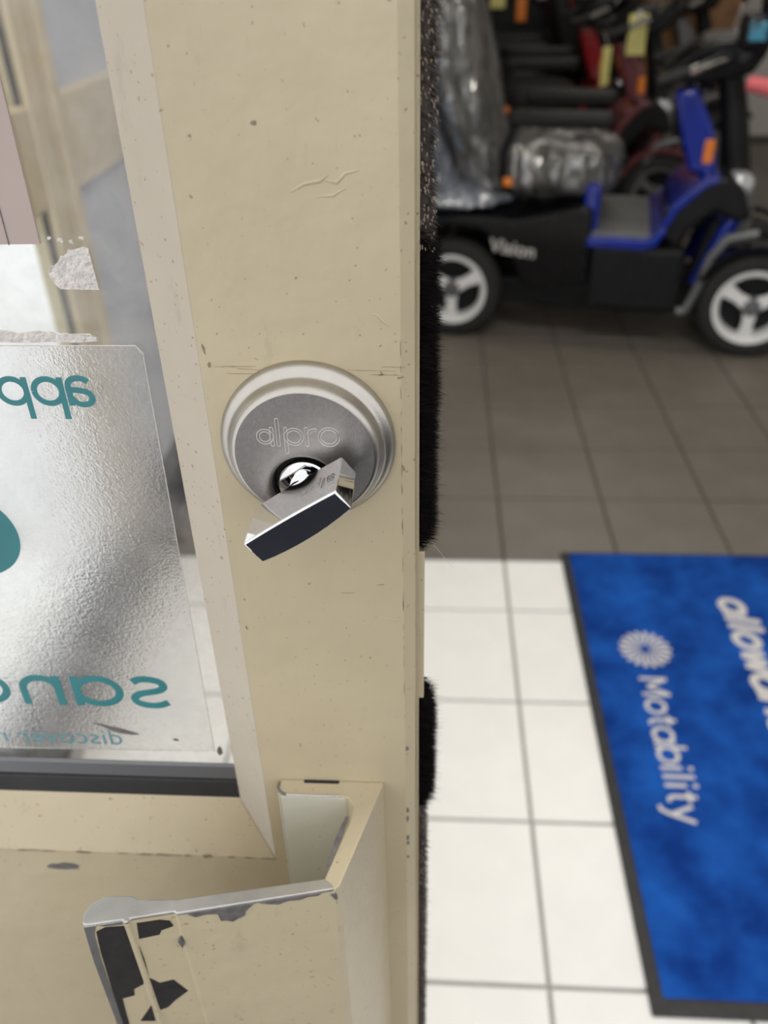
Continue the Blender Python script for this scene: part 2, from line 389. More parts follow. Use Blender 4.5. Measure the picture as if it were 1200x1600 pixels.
MB().box((-.568, .2108, .9600), (GX+.001, .2128, .9800)).build('gasket', M['rubber'], door, bevel=.0008)
MB().box((-.568, .2112, .9808), (GX+.001, .2130, .9885)).build('setting_strip', M['grey'], door, bevel=.0006)

# small marks on the painted faces: ridges of run paint, flakes, chips
def patch(pts, y, mat, name, parent, t=.00018):
    return MB().prism(pts, y-t, y+.0001, 'y').build(name, mat, parent)
def ridge(pts, r, parent, y=DY):
    b = MB().tube([(p[0], y, p[1]) for p in pts], [r*(.4 if i in (0, len(pts)-1) else 1) for i in range(len(pts))], 6)
    b.xf(lambda p: (p.x, y+(p.y-y)*.45, p.z)); return b.build('paint_run', M['cream'], parent, smooth=60)
for pts, r_ in ([(-.0331, 1.2033), (-.030, 1.2050), (-.0263, 1.2056), (-.0243, 1.2070)], .00045), ([(-.0262, 1.2060), (-.0225, 1.2052), (-.0205, 1.2072), (-.0174, 1.2078)], .00045), \
        ([(-.0270, 1.2022), (-.0235, 1.2024), (-.0205, 1.2040)], .0004), ([(-.0156, 1.1742), (-.0140, 1.1738), (-.0128, 1.1722), (-.0109, 1.1709)], .00035), \
        ([(-.0400, 1.2330), (-.0398, 1.2345)], .0004), ([(-.0145, 1.0750), (-.0110, 1.0742), (-.0085, 1.0745)], .0003):
    ridge(pts, r_, st)
def blot(cx, cz, rx, rz, y, mat, name, parent, n=11, jag=.35, rot=0):
    pts = []
    for k in range(n):
        a = 2*math.pi*k/n; q = 1+random.uniform(-jag, jag)
        x, z = rx*q*math.cos(a), rz*q*math.sin(a)
        pts.append((cx+x*math.cos(rot)-z*math.sin(rot), cz+x*math.sin(rot)+z*math.cos(rot)))
    return patch(pts, y, mat, name, parent, .00008)
blot(-.1495, .9365, .0068, .0022, DY, M['greychip'], 'paint_chip', br, 16, .25, .08)
blot(-.0403, 1.2180, .0008, .0005, DY, M['dirt'], 'paint_chip', st, 9, .3)
for z, a in ((1.0146, .0009), (.9800, .0008), (.9752, .0011), (.9632, .0010), (.9600, .0006), (.9510, .0004)):
    blot(-.0078, z, .0006, a*1.6, DY+.0002, M['greychip'], 'paint_chip', st, 9, .4)
for x, z, a, b_ in ((-.0590, 1.1650, .0006, .0022), (-.0580, 1.1605, .0010, .0010), (-.0085, 1.1570, .0018, .0003), (-.0135, 1.1578, .0012, .0002), (-.0585, 1.0700, .0004, .0012),
                    (-.0150, 1.0885, .0016, .0002), (-.0080, 1.1300, .0004, .0014), (-.0455, 1.0150, .0003, .0010), (-.0440, 1.1690, .0002, .0002), (-.0180, 1.2150, .0003, .0003)):
    blot(x, z, a*.7, b_*.7, DY, M['dirt'], 'dirt_mark', st, 9, .45, .2)

for k in range(16):
    x = -.064-.0075*k*random.uniform(.85, 1.1); blot(x, .9468, random.uniform(.0012, .0036), random.uniform(.0002, .0006)*(1.6 if k < 5 else 1), DY, M['dirt'], 'dirt_mark', br, 10, .5)
for x, z, a in ((-.0520, 1.1600, .0050), (-.0470, 1.1592, .0035), (-.0500, 1.1580, .0030), (-.0165, 1.1590, .0050), (-.0125, 1.1578, .0040), (-.0105, 1.1600, .0026), (-.0250, 1.0850, .0020)):
    blot(x, z, a, .00007, DY, M['dirt'], 'dirt_mark', st, 12, .6, random.uniform(-.08, .02))
for k in range(22):
    blot(-.0084, 1.165-.0062*k*random.uniform(.9, 1.05), .00010, random.uniform(.0006, .0026), DY, M['dirt'], 'dirt_mark', st, 9, .5)
# ---- weather seal: channel, worn brown pile, fluffy black pile
def pile(z0, z1, n, x0, x1, y0, y1, mat, parent, wid, droop=.0, spread=.5, taper=.004):
    b = MB()
    for _ in range(n):
        z = random.uniform(z0, z1); y = random.uniform(y0, y1)
        e = min(1, (z-z0)/taper, (z1-z)/taper); e = .45+.55*max(0, e)
        ln = (x1-x0)*random.uniform(.8, 1.12)*e*(1+.12*mnoise.noise((z*90, 3.1, 0)))
        if random.random() < .03: ln *= 1.3
        d = Vector((1, random.uniform(-spread, spread)*.8-.12, random.uniform(-spread, spread)-droop))
        q = Vector((x0, y, z)); t = q+d*ln; mid = q+d*ln*.55
        sdir = Vector((0, random.uniform(-1, 1), random.uniform(-1, 1))).normalized()*wid
        b.add([q-sdir, q+sdir, mid+sdir*.8, mid-sdir*.8, t], [(0, 1, 2, 3), (3, 2, 4)])
    return b.build('pile', mat, parent, kind='stuff')
def flecks(z0, z1, n, x0, x1, parent):
    b = MB()
    for _ in range(n):
        q = Vector((random.uniform(x0, x1), random.uniform(.2046, .2060), random.uniform(z0, z1)))
        d = Vector((random.uniform(-.1, .6), random.uniform(-.3, .1), -1)).normalized()*random.uniform(.0004, .0011); w_ = Vector((.00010, 0, .00004))
        b.add([q-w_, q+w_, q+d+w_*.6, q+d-w_*.6], [(0, 1, 2, 3)])
    b.build('frayed_bristle', M['pile_pale'], parent, kind='stuff')
bs = MB().box((-.0052, .2052, .02), (-.0037, .2190, 2.1)).build('seal_channel', M['cream'], door)
MB().box((-.0050, .2054, 1.0345), (-.0020, .2085, 1.0970)).build('seal_carrier', M['cream'], door, bevel=.0003)
def seal(name, z0, z1, xt, mat, core_x, **k):
    o = MB().box((-.0046, .2065, z0+.001), (core_x, .2175, z1-.001)).build(name, mat, door, bevel=.0012)
    return o
s1 = seal('brush_seal', 1.189, 2.09, 0, M['pile_old'], -.0014); s1['label'] = 'worn brown upper brush seal'
pile(1.188, 1.32, 3600, -.0040, .0006, .2062, .2178, M['pile_old'], s1, .00014, .55, .35); flecks(1.188, 1.30, 300, -.0040, .0002, s1)
s2 = seal('brush_seal', 1.099, 1.192, 0, M['pile'], -.0010); s2['label'] = 'fluffy black brush seal'
pile(1.0975, 1.1935, 9000, -.0042, .0019, .2055, .2180, M['pile'], s2, .00009, .1, .38)
s3 = seal('brush_seal', .977, 1.032, 0, M['pile'], -.0004); s3['label'] = 'short black brush tuft'
pile(.9755, 1.0335, 6000, -.0040, .0027, .2055, .2180, M['pile'], s3, .00009, .05, .32)
s4 = seal('brush_seal', .03, .975, 0, M['pile_old'], -.0012); s4['label'] = 'worn flattened lower brush seal'
pile(.76, .975, 4200, -.0040, .0003, .2062, .2178, M['pile_old'], s4, .00014, .55, .25); flecks(.76, .975, 420, -.0040, .0000, s4)
# a loose pale thread below the black pile
MB().tube([(.0006, .2100, 1.0965), (.0030, .2090, 1.0940), (.0045, .2088, 1.0915), (.0070, .2080, 1.0890)], .00005, 4).build('loose_fibre', M['residue'], s2)

# ---- pull handle: hooked extrusion with rounded lip
HZ = .9962
prof = [(-.0162, .2000), (-.0540, .2000), (-.0545, .1965), (-.0535, .1945), (-.0515, .1935), (-.0325, .1935), (-.0285, .1925), (-.0264, .1895), (-.0270, .1840),
        (-.0336, .1608), (-.0800, .1517), (-.0925, .1512), (-.0955, .1524), (-.1040, .1516), (-.1078, .1490), (-.1090, .1455), (-.1082, .1425), (-.1067, .1418),
        (-.0957, .1440), (-.0952, .1432), (-.0938, .1434), (-.0936, .1445), (-.0800, .1474), (-.0792, .1468), (-.0300, .1572), (-.0283, .1590)]
ph = MB().prism(prof, .10, HZ).build('pull_handle', M['cream'], door, bevel=.0007, seg=2, label='hooked cream pull handle with peeling paint and bare metal lip')
MB().box((-.0532, .1928, .12), (-.0290, .1936, HZ-.0006)).build('older_paint', M['old'], ph, bevel=.0003)
MB().tube([(-.0538, .1950, .12), (-.0538, .1950, HZ-.002)], .0009, 6).build('older_paint', M['old'], ph, smooth=60)
# bare metal cut end of front plate and lip
plate = [(-.0336, .1608), (-.0800, .1517), (-.0925, .1512), (-.0955, .1524), (-.1040, .1516), (-.1078, .1490), (-.1090, .1455), (-.1082, .1425), (-.1067, .1418),
         (-.0957, .1440), (-.0952, .1432), (-.0938, .1434), (-.0936, .1445), (-.0800, .1474), (-.0792, .1468), (-.0300, .1572), (-.0310, .1590)]
MB().prism(plate, HZ-.0012, HZ+.0003).build('bare_edge', M['metal'], ph, bevel=.0005)
MB().tube([(-.0512, .1932, HZ+.0001), (-.0400, .1931, HZ+.0001), (-.0318, .1932, HZ+.0001)], .0004, 6).build('bare_edge', M['metal'], ph)
MB().tube([(-.0545, .1985, HZ), (-.0547, .1962, HZ), (-.0534, .1943, HZ), (-.0512, .1932, HZ)], .0005, 6).build('bare_edge', M['greychip'], ph)
MB().tube([(-.0283, .1848, HZ), (-.0305, .1760, HZ), (-.0330, .1650, HZ)], [.0006, .0011, .0005], 6).xf(lambda p: (p.x, p.y, HZ+(p.z-HZ)*.25)).build('paint_chip', M['greychip'], ph)
# black block stands for the shade in a slot between flange and stile
MB().box((-.0455, .1985, HZ-.003), (-.0325, .2001, HZ+.0002)).build('slot', M['hole'], ph, bevel=.0003)
# patches on the front face, measured along the plate from its outer corner and down from its top
hb = Vector((-.0285, .1584, HZ)); hdir = Vector((-.9781, -.2081, 0)); hn = Vector((.2081, -.9781, 0))*1.0
def hpatch(pts, mat, name, t=.0003, lift=.0):
    n = len(pts); b = []; tp = []
    for u, z in pts:
        q = hb + hdir*(u*.001) + Vector((0, 0, z*.001)); b.append(q - hn*.0012 + hn*lift); tp.append(q + hn*(t+lift))
    MB().add(b+tp, [tuple(range(n)), tuple(range(2*n-1, n-1, -1))] + [(i, n+i, n+(i+1) % n, (i+1) % n) for i in range(n)]).build(name, mat, ph)
hpatch([(77.6, -3.7), (74.6, -2.1), (68.9, -2.8), (68.8, -6.3), (68.7, -21.6), (68.7, -35.7), (69.1, -38.3), (72.7, -40.5), (73.2, -44.4), (77.5, -45.2), (78.1, -55.7), (79.1, -75), (80.4, -75), (79.6, -40), (78.6, -15)], M['blackpatch'], 'bare_patch')
hpatch([(64.9, -2.5), (57.8, -2.6), (54.8, -4.0), (54.2, -7.1), (58.2, -8.4), (59.1, -10.6), (65.7, -11.2)], M['blackpatch'], 'bare_patch')
hpatch([(66.4, -15.1), (66.2, -23.4), (66.6, -35.2), (63.9, -39.5), (59.2, -38.8), (55.6, -47.4), (60.7, -52.1), (63.7, -55.8), (66.5, -56.7), (66.8, -46.5), (67.0, -30)], M['blackpatch'], 'bare_patch')
hpatch([(69.0, -52.8), (69.4, -63.6), (74.2, -61.9)], M['blackpatch'], 'bare_patch')
hpatch([(48.6, -.2), (39.1, -.2), (27.8, -.3), (30.8, -3.5), (31.1, -5.8), (33.0, -6.6), (35.2, -8.1), (37.0, -7.0), (38.9, -6.6), (39.4, -2.6), (43.0, -1.8), (46.4, -2.4)], M['greychip'], 'paint_chip', .0014)
hpatch([(26.0, -.2), (6.0, -.2), (7.0, -1.2), (10.5, -1.0), (13.0, -2.0), (17.0, -1.4), (20.0, -2.6), (23.0, -1.6)], M['greychip'], 'paint_chip', .0014)
hpatch([(3.0, -2.0), (1.2, -2.2), (.9, -4.6), (1.6, -5.2)], M['greychip'], 'paint_chip', .0014)
hpatch([(52.6, -13.0), (53.8, -15.0), (52.9, -18.8), (52.0, -16.0)], M['greychip'], 'paint_chip', .0014)
hpatch([(80.8, -.4), (77.0, -.4), (78.5, -5), (79.4, -20), (80.6, -70), (82.4, -70), (81.8, -20)], M['metal'], 'bare_edge', .0002)
hpatch([(76.5, -.4), (69.0, -.4), (69.0, -2.0), (74.5, -1.6)], M['metal'], 'bare_edge', .0002)

# ================================================================== the lock
LX, LZ = -.0338, 1.138
lock = root('thumb_turn_lock', (LX, DY, LZ), 'round satin silver lock with a polished chrome thumb turn on the cream door', 'lock')
FH, FR = .0084, .0185
profl = [(.0238, 0), (.0239, -.0008), (.0236, -.0020), (.0229, -.0030), (.0219, -.0036), (.0212, -.0040), (.02085, -.0046), (.0205, -.0056), (.0201, -.0068), (.0195, -.0078), (.0189, -.0083), (FR, -FH)]
MB().lathe(profl, (LX, DY, LZ), n=96).build('rose', M['satin'], lock, smooth=50)
hx, hz, hr = -.0345, 1.1288, .0086
rings = []; N = 96
for t, r_add, dep in ((0, 0, 0), (.45, 0, 0), (.80, 0, 0), (None, .0011, -.0001), (None, .0004, .0003), (None, .0, .0013), (None, 0, .006)):
    ring = []
    for k in range(N):
        a = 2*math.pi*k/N; c_, s_ = math.cos(a), math.sin(a)
        po = Vector((LX+FR*c_, 0, LZ+FR*s_)); pi_ = Vector((hx+(hr+.0011)*c_, 0, hz+(hr+.0011)*s_))
        q = po.lerp(pi_, t) if t is not None else Vector((hx+(hr+r_add)*c_, 0, hz+(hr+r_add)*s_))
        ring.append(Vector((q.x, DY-FH+dep, q.z)))
    rings.append(ring)
face = MB().loft(rings, False).build('face_plate', M['satin_face'], lock, smooth=40)
MB().lathe([(hr, -.0030), (.0001, -.0030)], (hx, DY, hz), n=40).build('cylinder_recess', M['hole'], lock)
MB().lathe([(.0072, -.0030), (.0072, -.0078), (.0068, -.0083), (.0040, -.0085), (.0040, -.0118), (.0001, -.0118)], (hx, DY, hz), n=48).build('cylinder_plug', M['chrome'], lock, smooth=35)
def arc(cx, cy, r, a0, a1, n=20): return [(cx+r*math.cos(R(a0+(a1-a0)*k/n)), cy+r*math.sin(R(a0+(a1-a0)*k/n))) for k in range(n+1)]
def stem(x, y0, y1, w): return arc(x, y1-w, w, 0, 180, 8) + arc(x, y0+w, w, 180, 360, 8) + [(x+w, y1-w)]
lw_ = .46
lines = []
for cx, rx in ((1.9, 1.75), (9.55, 2.1), (18.75, 2.35)):                 # bowls of a, p, o
    for d in (-.75, 0): lines.append([(cx+(x-cx)*1.0, y) for x, y in arc(cx, 2.6, rx+.45+d, 0, 360, 36)])
for x, y0, y1 in ((3.75, -.2, 5.4), (5.35, -.2, 8.0), (7.4, -2.4, 5.4), (12.9, -.2, 5.4)): lines.append(stem(x, y0, y1, lw_))
lines.append(arc(15.0, 2.9, 2.1, 165, 70, 12) + arc(15.0, 2.9, 1.4, 70, 165, 12))
for k, ln in enumerate(lines):
    MB().tube([(-.0456+x*.001, DY-FH, 1.1414+y*.001) for x, y in ln], .00012, 5).build('face_lettering', M['metal'], face, smooth=60)
# thumb turn: tapered bar, gently bowed sides, protruding towards the viewer
P4, P3, P5, P6 = Vector((-.0477, 1.1246)), Vector((-.0233, 1.1409)), Vector((-.0195, 1.1358)), Vector((-.0433, 1.1188))
u_ = (P3-P4).normalized(); nv = Vector((u_.y, -u_.x))
def turn_outline(sc=1.0):
    pts = []
    for k in range(9): t = k/8; pts.append(P4.lerp(P3, t) - nv*(.0003*4*t*(1-t)))
    for k in range(9): t = k/8; pts.append(P5.lerp(P6, t) + nv*(.0012*4*t*(1-t)))
    return [(p.x, p.y) for p in pts]
tt = MB().prism(turn_outline(), .1705, .1872, 'y').build('thumb_turn', M['chrome'], lock, smooth=30, bevel=.0005, seg=3, label='polished chrome thumb turn bar')
tu = Vector((u_.x, 0, u_.y)); tn = tu.cross(Vector((0, 1, 0)))
pt = Vector((-.0250, 0, 0)); t0 = P4.lerp(P3, .96)
text_mesh('turn_lettering', 'alpro', .0062, M['engrave'], frame(Vector((t0.x, .1800, t0.y)) + tn*.0002, -tu, (0, -1, 0)), tt, outline=.00010, spacing=1.05)

# ================================================================== stickers on the glass
FY = .2122
film = root('window_sticker', (-.2, FY, .9905), 'clear textured window sticker with reversed teal lettering on the door glass', 'sticker')
b = MB(); nx, nz = 40, 24; rr = []
pf = [(-.42, .9903), (-.0815, .9957), (-.0795, 1.1580), (-.0812, 1.1605), (-.42, 1.1605)]
MB().prism(pf, FY, FY+.00035, 'y').build('film', M['film'], film)
def edge_line(a, b_):
    MB().tube([(a[0], FY-.0001, a[1]), (b_[0], FY-.0001, b_[1])], .00016, 5).build('film_edge', M['residue'], film)
edge_line((-.20, 1.1606), (-.0812, 1.1606)); edge_line((-.0812, 1.1606), (-.0795, 1.1580)); edge_line((-.0795, 1.1580), (-.0815, .9957))
def mirrored(text, size, xr, z, mat, off, sp=1.0):
    mm = frame((xr, FY-.00008, z), (-1, 0, 0), (0, 0, 1)); return text_mesh('lettering', text, size, mat, mm, film, offset=off, spacing=sp)
GL = {
 'a': [arc(.48, .5, .42, 0, 360, 32), [(.90, .0), (.90, .98)]], 'o': [arc(.5, .5, .42, 0, 360, 32)],
 'n': [[(.08, .0), (.08, .98)], [(.08, .55)] + arc(.44, .55, .36, 170, 0, 16) + [(.80, .0)]],
 'p': [arc(.50, .5, .42, 0, 360, 32), [(.08, -.48), (.08, .98)]],
 's': [[(.74, .84), (.60, .93), (.40, .94), (.18, .86), (.12, .70), (.22, .58), (.42, .51), (.64, .44), (.76, .30), (.70, .14), (.50, .06), (.28, .07), (.08, .17)]],
 'A': [[(.14, .82), (.26, .92), (.46, .95), (.66, .88), (.76, .68), (.76, .0)], [(.76, .56), (.44, .53), (.20, .46), (.10, .28), (.18, .10), (.40, .04), (.62, .12), (.76, .32)]]}
def catmull(pts, n=5):
    if not 3 < len(pts) < 15: return pts
    P = [Vector(p) for p in pts]; P = [P[0]*2-P[1]] + P + [P[-1]*2-P[-2]]; out = []
    for i in range(1, len(P)-2):
        for k in range(n):
            t = k/n; a, b_, c, d = P[i-1], P[i], P[i+1], P[i+2]
            out.append(.5*((2*b_)+(c-a)*t+(2*a-5*b_+4*c-d)*t*t+(3*b_-a-3*c+d)*t**3))
    return [(p.x, p.y) for p in out] + [pts[-1]]
def glyph(ch, xr, z, h, wd, mat, sx=1.0):
    mb = MB()
    for ln in GL[ch]:
        mb.tube([(xr-x*h*sx, FY-.0001, z+y*h) for x, y in catmull(ln)], wd*h/2, 10)
    mb.xf(lambda p: (p.x, FY-.00006+(p.y-FY)*.012, p.z)); mb.build('letter', mat, film, smooth=60)
for ch, xr in (('A', -.0957), ('p', -.1043), ('p', -.1146)):
    glyph(ch, xr, 1.1423, .0090, .20, M['teal'], 1.06)
for ch, xr, sx in (('s', -.0936, 1.2), ('a', -.1113, 1.26), ('n', -.1335, 1.22), ('o', -.1532, 1.26)):
    glyph(ch, xr, 1.0192, .0150, .205, M['teal'], sx)
mirrored('discover r', .0118, -.1160, .9982, M['teal_thin'], -.00002, 1.02)
MB().prism([(-.1475+.0162*math.cos(2*math.pi*k/48), 1.0960+.0162*math.sin(2*math.pi*k/48)) for k in range(48)], FY-.00012, FY-.00004, 'y').build('printed_disc', M['teal'], film)
patch([(-.1262, 1.0102), (-.1235, 1.0100), (-.1195, 1.0085), (-.1165, 1.0078), (-.1115, 1.0058), (-.1090, 1.0046), (-.1120, 1.0042), (-.1165, 1.0050), (-.1195, 1.0062), (-.1215, 1.0080)], FY-.0003, M['greychip'], 'torn_spot', film)
blot(-.0955, 1.0020, .0010, .0006, FY-.0003, M['greychip'], 'torn_spot', film)
blot(-.0795, .9965, .0010, .0022, FY-.0003, M['greychip'], 'torn_spot', film)

cd = root('paper_card', (-.16, .2125, 1.1882), 'taupe paper card stuck on the door glass above the sticker', 'card')
MB().prism([(-.36, 1.1872), (-.1009, 1.1882), (-.1000, 1.34), (-.36, 1.34)], .2122, .2131, 'y').build('sheet', M['card'], cd)
MB().box((-.1091, .2120, 1.188), (-.1089, .2122, 1.34)).build('fold_line', M['greychip'], cd)

def remnant(pts, label, t=.0003):
    o = MB().prism(pts, .2130-t, .2131, 'y').build('sticker_remnant', M['residue'])
    return tag(o, label, 'sticker remnant', 'torn sticker remnants on the door glass')
def jag(pts, amp, n=5):
    out = []
    for i in range(len(pts)):
        a, b_ = Vector(pts[i]), Vector(pts[(i+1) % len(pts)])
        for k in range(n):
            q = a.lerp(b_, k/n); out.append((q.x+random.uniform(-amp, amp), q.y+random.uniform(-amp, amp)))
    return out
remnant(jag([(-.0990, 1.1760), (-.1005, 1.1810), (-.0975, 1.1838), (-.0955, 1.1850), (-.0935, 1.1868), (-.0890, 1.1868)], .0005, 3)[:-3] + [(-.0888, 1.1868), (-.0882, 1.1760)], 'square patch of torn silvery label backing on the glass')
remnant(jag([(-.150, 1.1610), (-.092, 1.1612), (-.0915, 1.1632), (-.103, 1.1640), (-.150, 1.1655)], .0004, 9), 'long ragged strip of torn backing along the top of the sticker')
MB_small = [(-.0955, 1.1890, .0009), (-.0930, 1.1885, .0007), (-.0900, 1.1895, .0006), (-.0985, 1.1895, .0005)]
for i, (x, z, a) in enumerate(MB_small):
    o = blot(x, z, a, a*.7, .2129, M['residue'], 'sticker_remnant', None, 9, .5)
    tag(o, 'tiny crumb of torn backing just above the square silvery patch', 'sticker remnant', 'crumbs of torn sticker on the door glass')

# ================================================================== door mat
MX0, MX1, MY0, MY1 = .3150, 1.55, .601, 1.6805
mat = root('entrance_mat', ((MX0+MX1)/2, (MY0+MY1)/2, 0), 'blue entrance mat with black rubber border and white lettering', 'mat')
MB().prism([(MX0, MY0), (MX1, MY0), (MX1, MY1), (MX0, MY1)], .001, .005).build('border', M['rubber'], mat, bevel=.0015)
mg = .020
pl = MB(); gx, gy = 30, 26
MB().box((MX0+mg, MY0+mg+.004, .004), (MX1-mg, MY1-mg+.012, .0085)).build('pile_field', M['mat_blue'], mat, bevel=.002)
LZm = .0089
SG = {   # rounded stroke letters: advance, strokes, in units of the x-height
 'M': (1.42, [[(.12, 0), (.12, 1.36)], [(.12, 1.36), (.66, .35)], [(.66, .35), (1.20, 1.36)], [(1.20, 1.36), (1.20, 0)]]), 'o': (1.06, [arc(.52, .5, .44, 0, 360, 24)]),
 't': (.66, [[(.30, 1.28), (.30, .25), (.40, .05), (.58, .05)], [(.04, .95), (.58, .95)]]), 'a': (1.08, [arc(.50, .5, .44, 0, 360, 24), [(.94, .0), (.94, .96)]]),
 'b': (1.06, [arc(.55, .5, .44, 0, 360, 24), [(.11, 0), (.11, 1.42)]]), 'i': (.42, [[(.18, 0), (.18, .96)], [(.18, 1.24), (.18, 1.46)]]), 'l': (.42, [[(.18, 0), (.18, 1.42)]]),
 'y': (.98, [[(.08, .96), (.50, .04)], [(.90, .96), (.44, -.18), (.28, -.42), (.08, -.44)]]), 'w': (1.34, [[(.08, .96), (.36, .04)], [(.36, .04), (.66, .90)], [(.66, .90), (.96, .04)], [(.96, .04), (1.24, .96)]]),
 'n': (1.0, [[(.12, 0), (.12, .96)], [(.12, .55)] + arc(.50, .55, .38, 170, 0, 12) + [(.88, 0)]]), 'c': (.92, [arc(.52, .5, .44, 45, 315, 20)]), 'e': (1.0, [[(.08, .5), (.92, .5)] + arc(.50, .5, .42, 0, 310, 20)])}
def stroke_text(txt, o, xd, yd, h, wgt, slant=0.0, sp=0.0):
    x = 0; xd = Vector(xd).normalized(); yd = Vector(yd).normalized(); o = Vector(o)
    for ch in txt:
        adv, strokes = SG[ch]; mb = MB()
        for ln in strokes:
            mb.tube([o + xd*((x+px+py*slant)*h) + yd*(py*h) for px, py in ln], wgt*h/2, 8)
        mb.xf(lambda p: (p.x, p.y, o.z+(p.z-o.z)*.06)); mb.build('letter', M['mat_print'], mat, smooth=60)
        x += adv+sp
stroke_text('Motability', (.4215, 1.256, LZm), (-.02, -1, 0), (1, -.02, 0), .0395, .195, 0, .06)
stroke_text('allowance', (.6450, 1.512, LZm), (0, -1, 0), (1, 0, 0), .0500, .33, .22, .09)
for k in range(18):
    a = 2*math.pi*k/18; c0 = Vector((.4515, 1.3375)); d = Vector((math.cos(a), math.sin(a))); n = Vector((-d.y, d.x))
    pts = [c0+d*.011+n*.0006, c0+d*.026+n*.0024, c0+d*.044+n*.0050, c0+d*.052+n*.0040, c0+d*.055, c0+d*.052-n*.0040, c0+d*.044-n*.0050, c0+d*.026-n*.0024, c0+d*.011-n*.0006]
    MB().prism([(p.x, p.y) for p in pts], .0083, LZm).build('petal', M['mat_print'], mat)
mtext = None

# ================================================================== mobility scooters
def wheel(par, x, y, r=.18, wd=.10, side=-1, spokes=3, rim='silver', dtl=True):
    n = 40 if dtl else 24
    h = wd/2
    ty = MB().lathe([(r*.70, -h*.8), (r*.86, -h), (r*.96, -h*.82), (r, -h*.45), (r, h*.45), (r*.96, h*.82), (r*.86, h), (r*.70, h*.8)], (x, y, r), n=n).build('wheel', M['tyre'], par, smooth=50, local=True)
    rm = MB().lathe([(r*.70, side*h*.72), (r*.72, side*h*.86), (r*.62, side*h*.80), (r*.58, side*h*.45), (r*.60, side*-h*.6)], (x, y, r), n=n)
    rm.build('rim', M[rim], ty, smooth=40, local=True)
    for k in range(spokes):
        a = 2*math.pi*k/spokes + .5
        c_, s_ = math.cos(a), math.sin(a); yy = y+side*h*.5
        q = [(r*.08, r*.13), (r*.34, r*.10), (r*.64, r*.15), (r*.64, -r*.15), (r*.34, -r*.10), (r*.08, -r*.13)]
        MB().prism([(x+u*c_-v*s_, r+u*s_+v*c_) for u, v in q], yy-.012, yy+.012, 'y').build('spoke', M[rim], ty, bevel=.004, local=True)
    MB().lathe([(.001, side*h*.86), (r*.16, side*h*.82), (r*.19, side*h*.55), (r*.19, 0)], (x, y, r), n=20).build('hub', M['grey'], ty, smooth=40, local=True)
    MB().lathe([(r*.61, -side*h*.3), (.001, -side*h*.3)], (x, y, r), n=20).build('wheel_disc', M['black'], ty, local=True)
    return ty

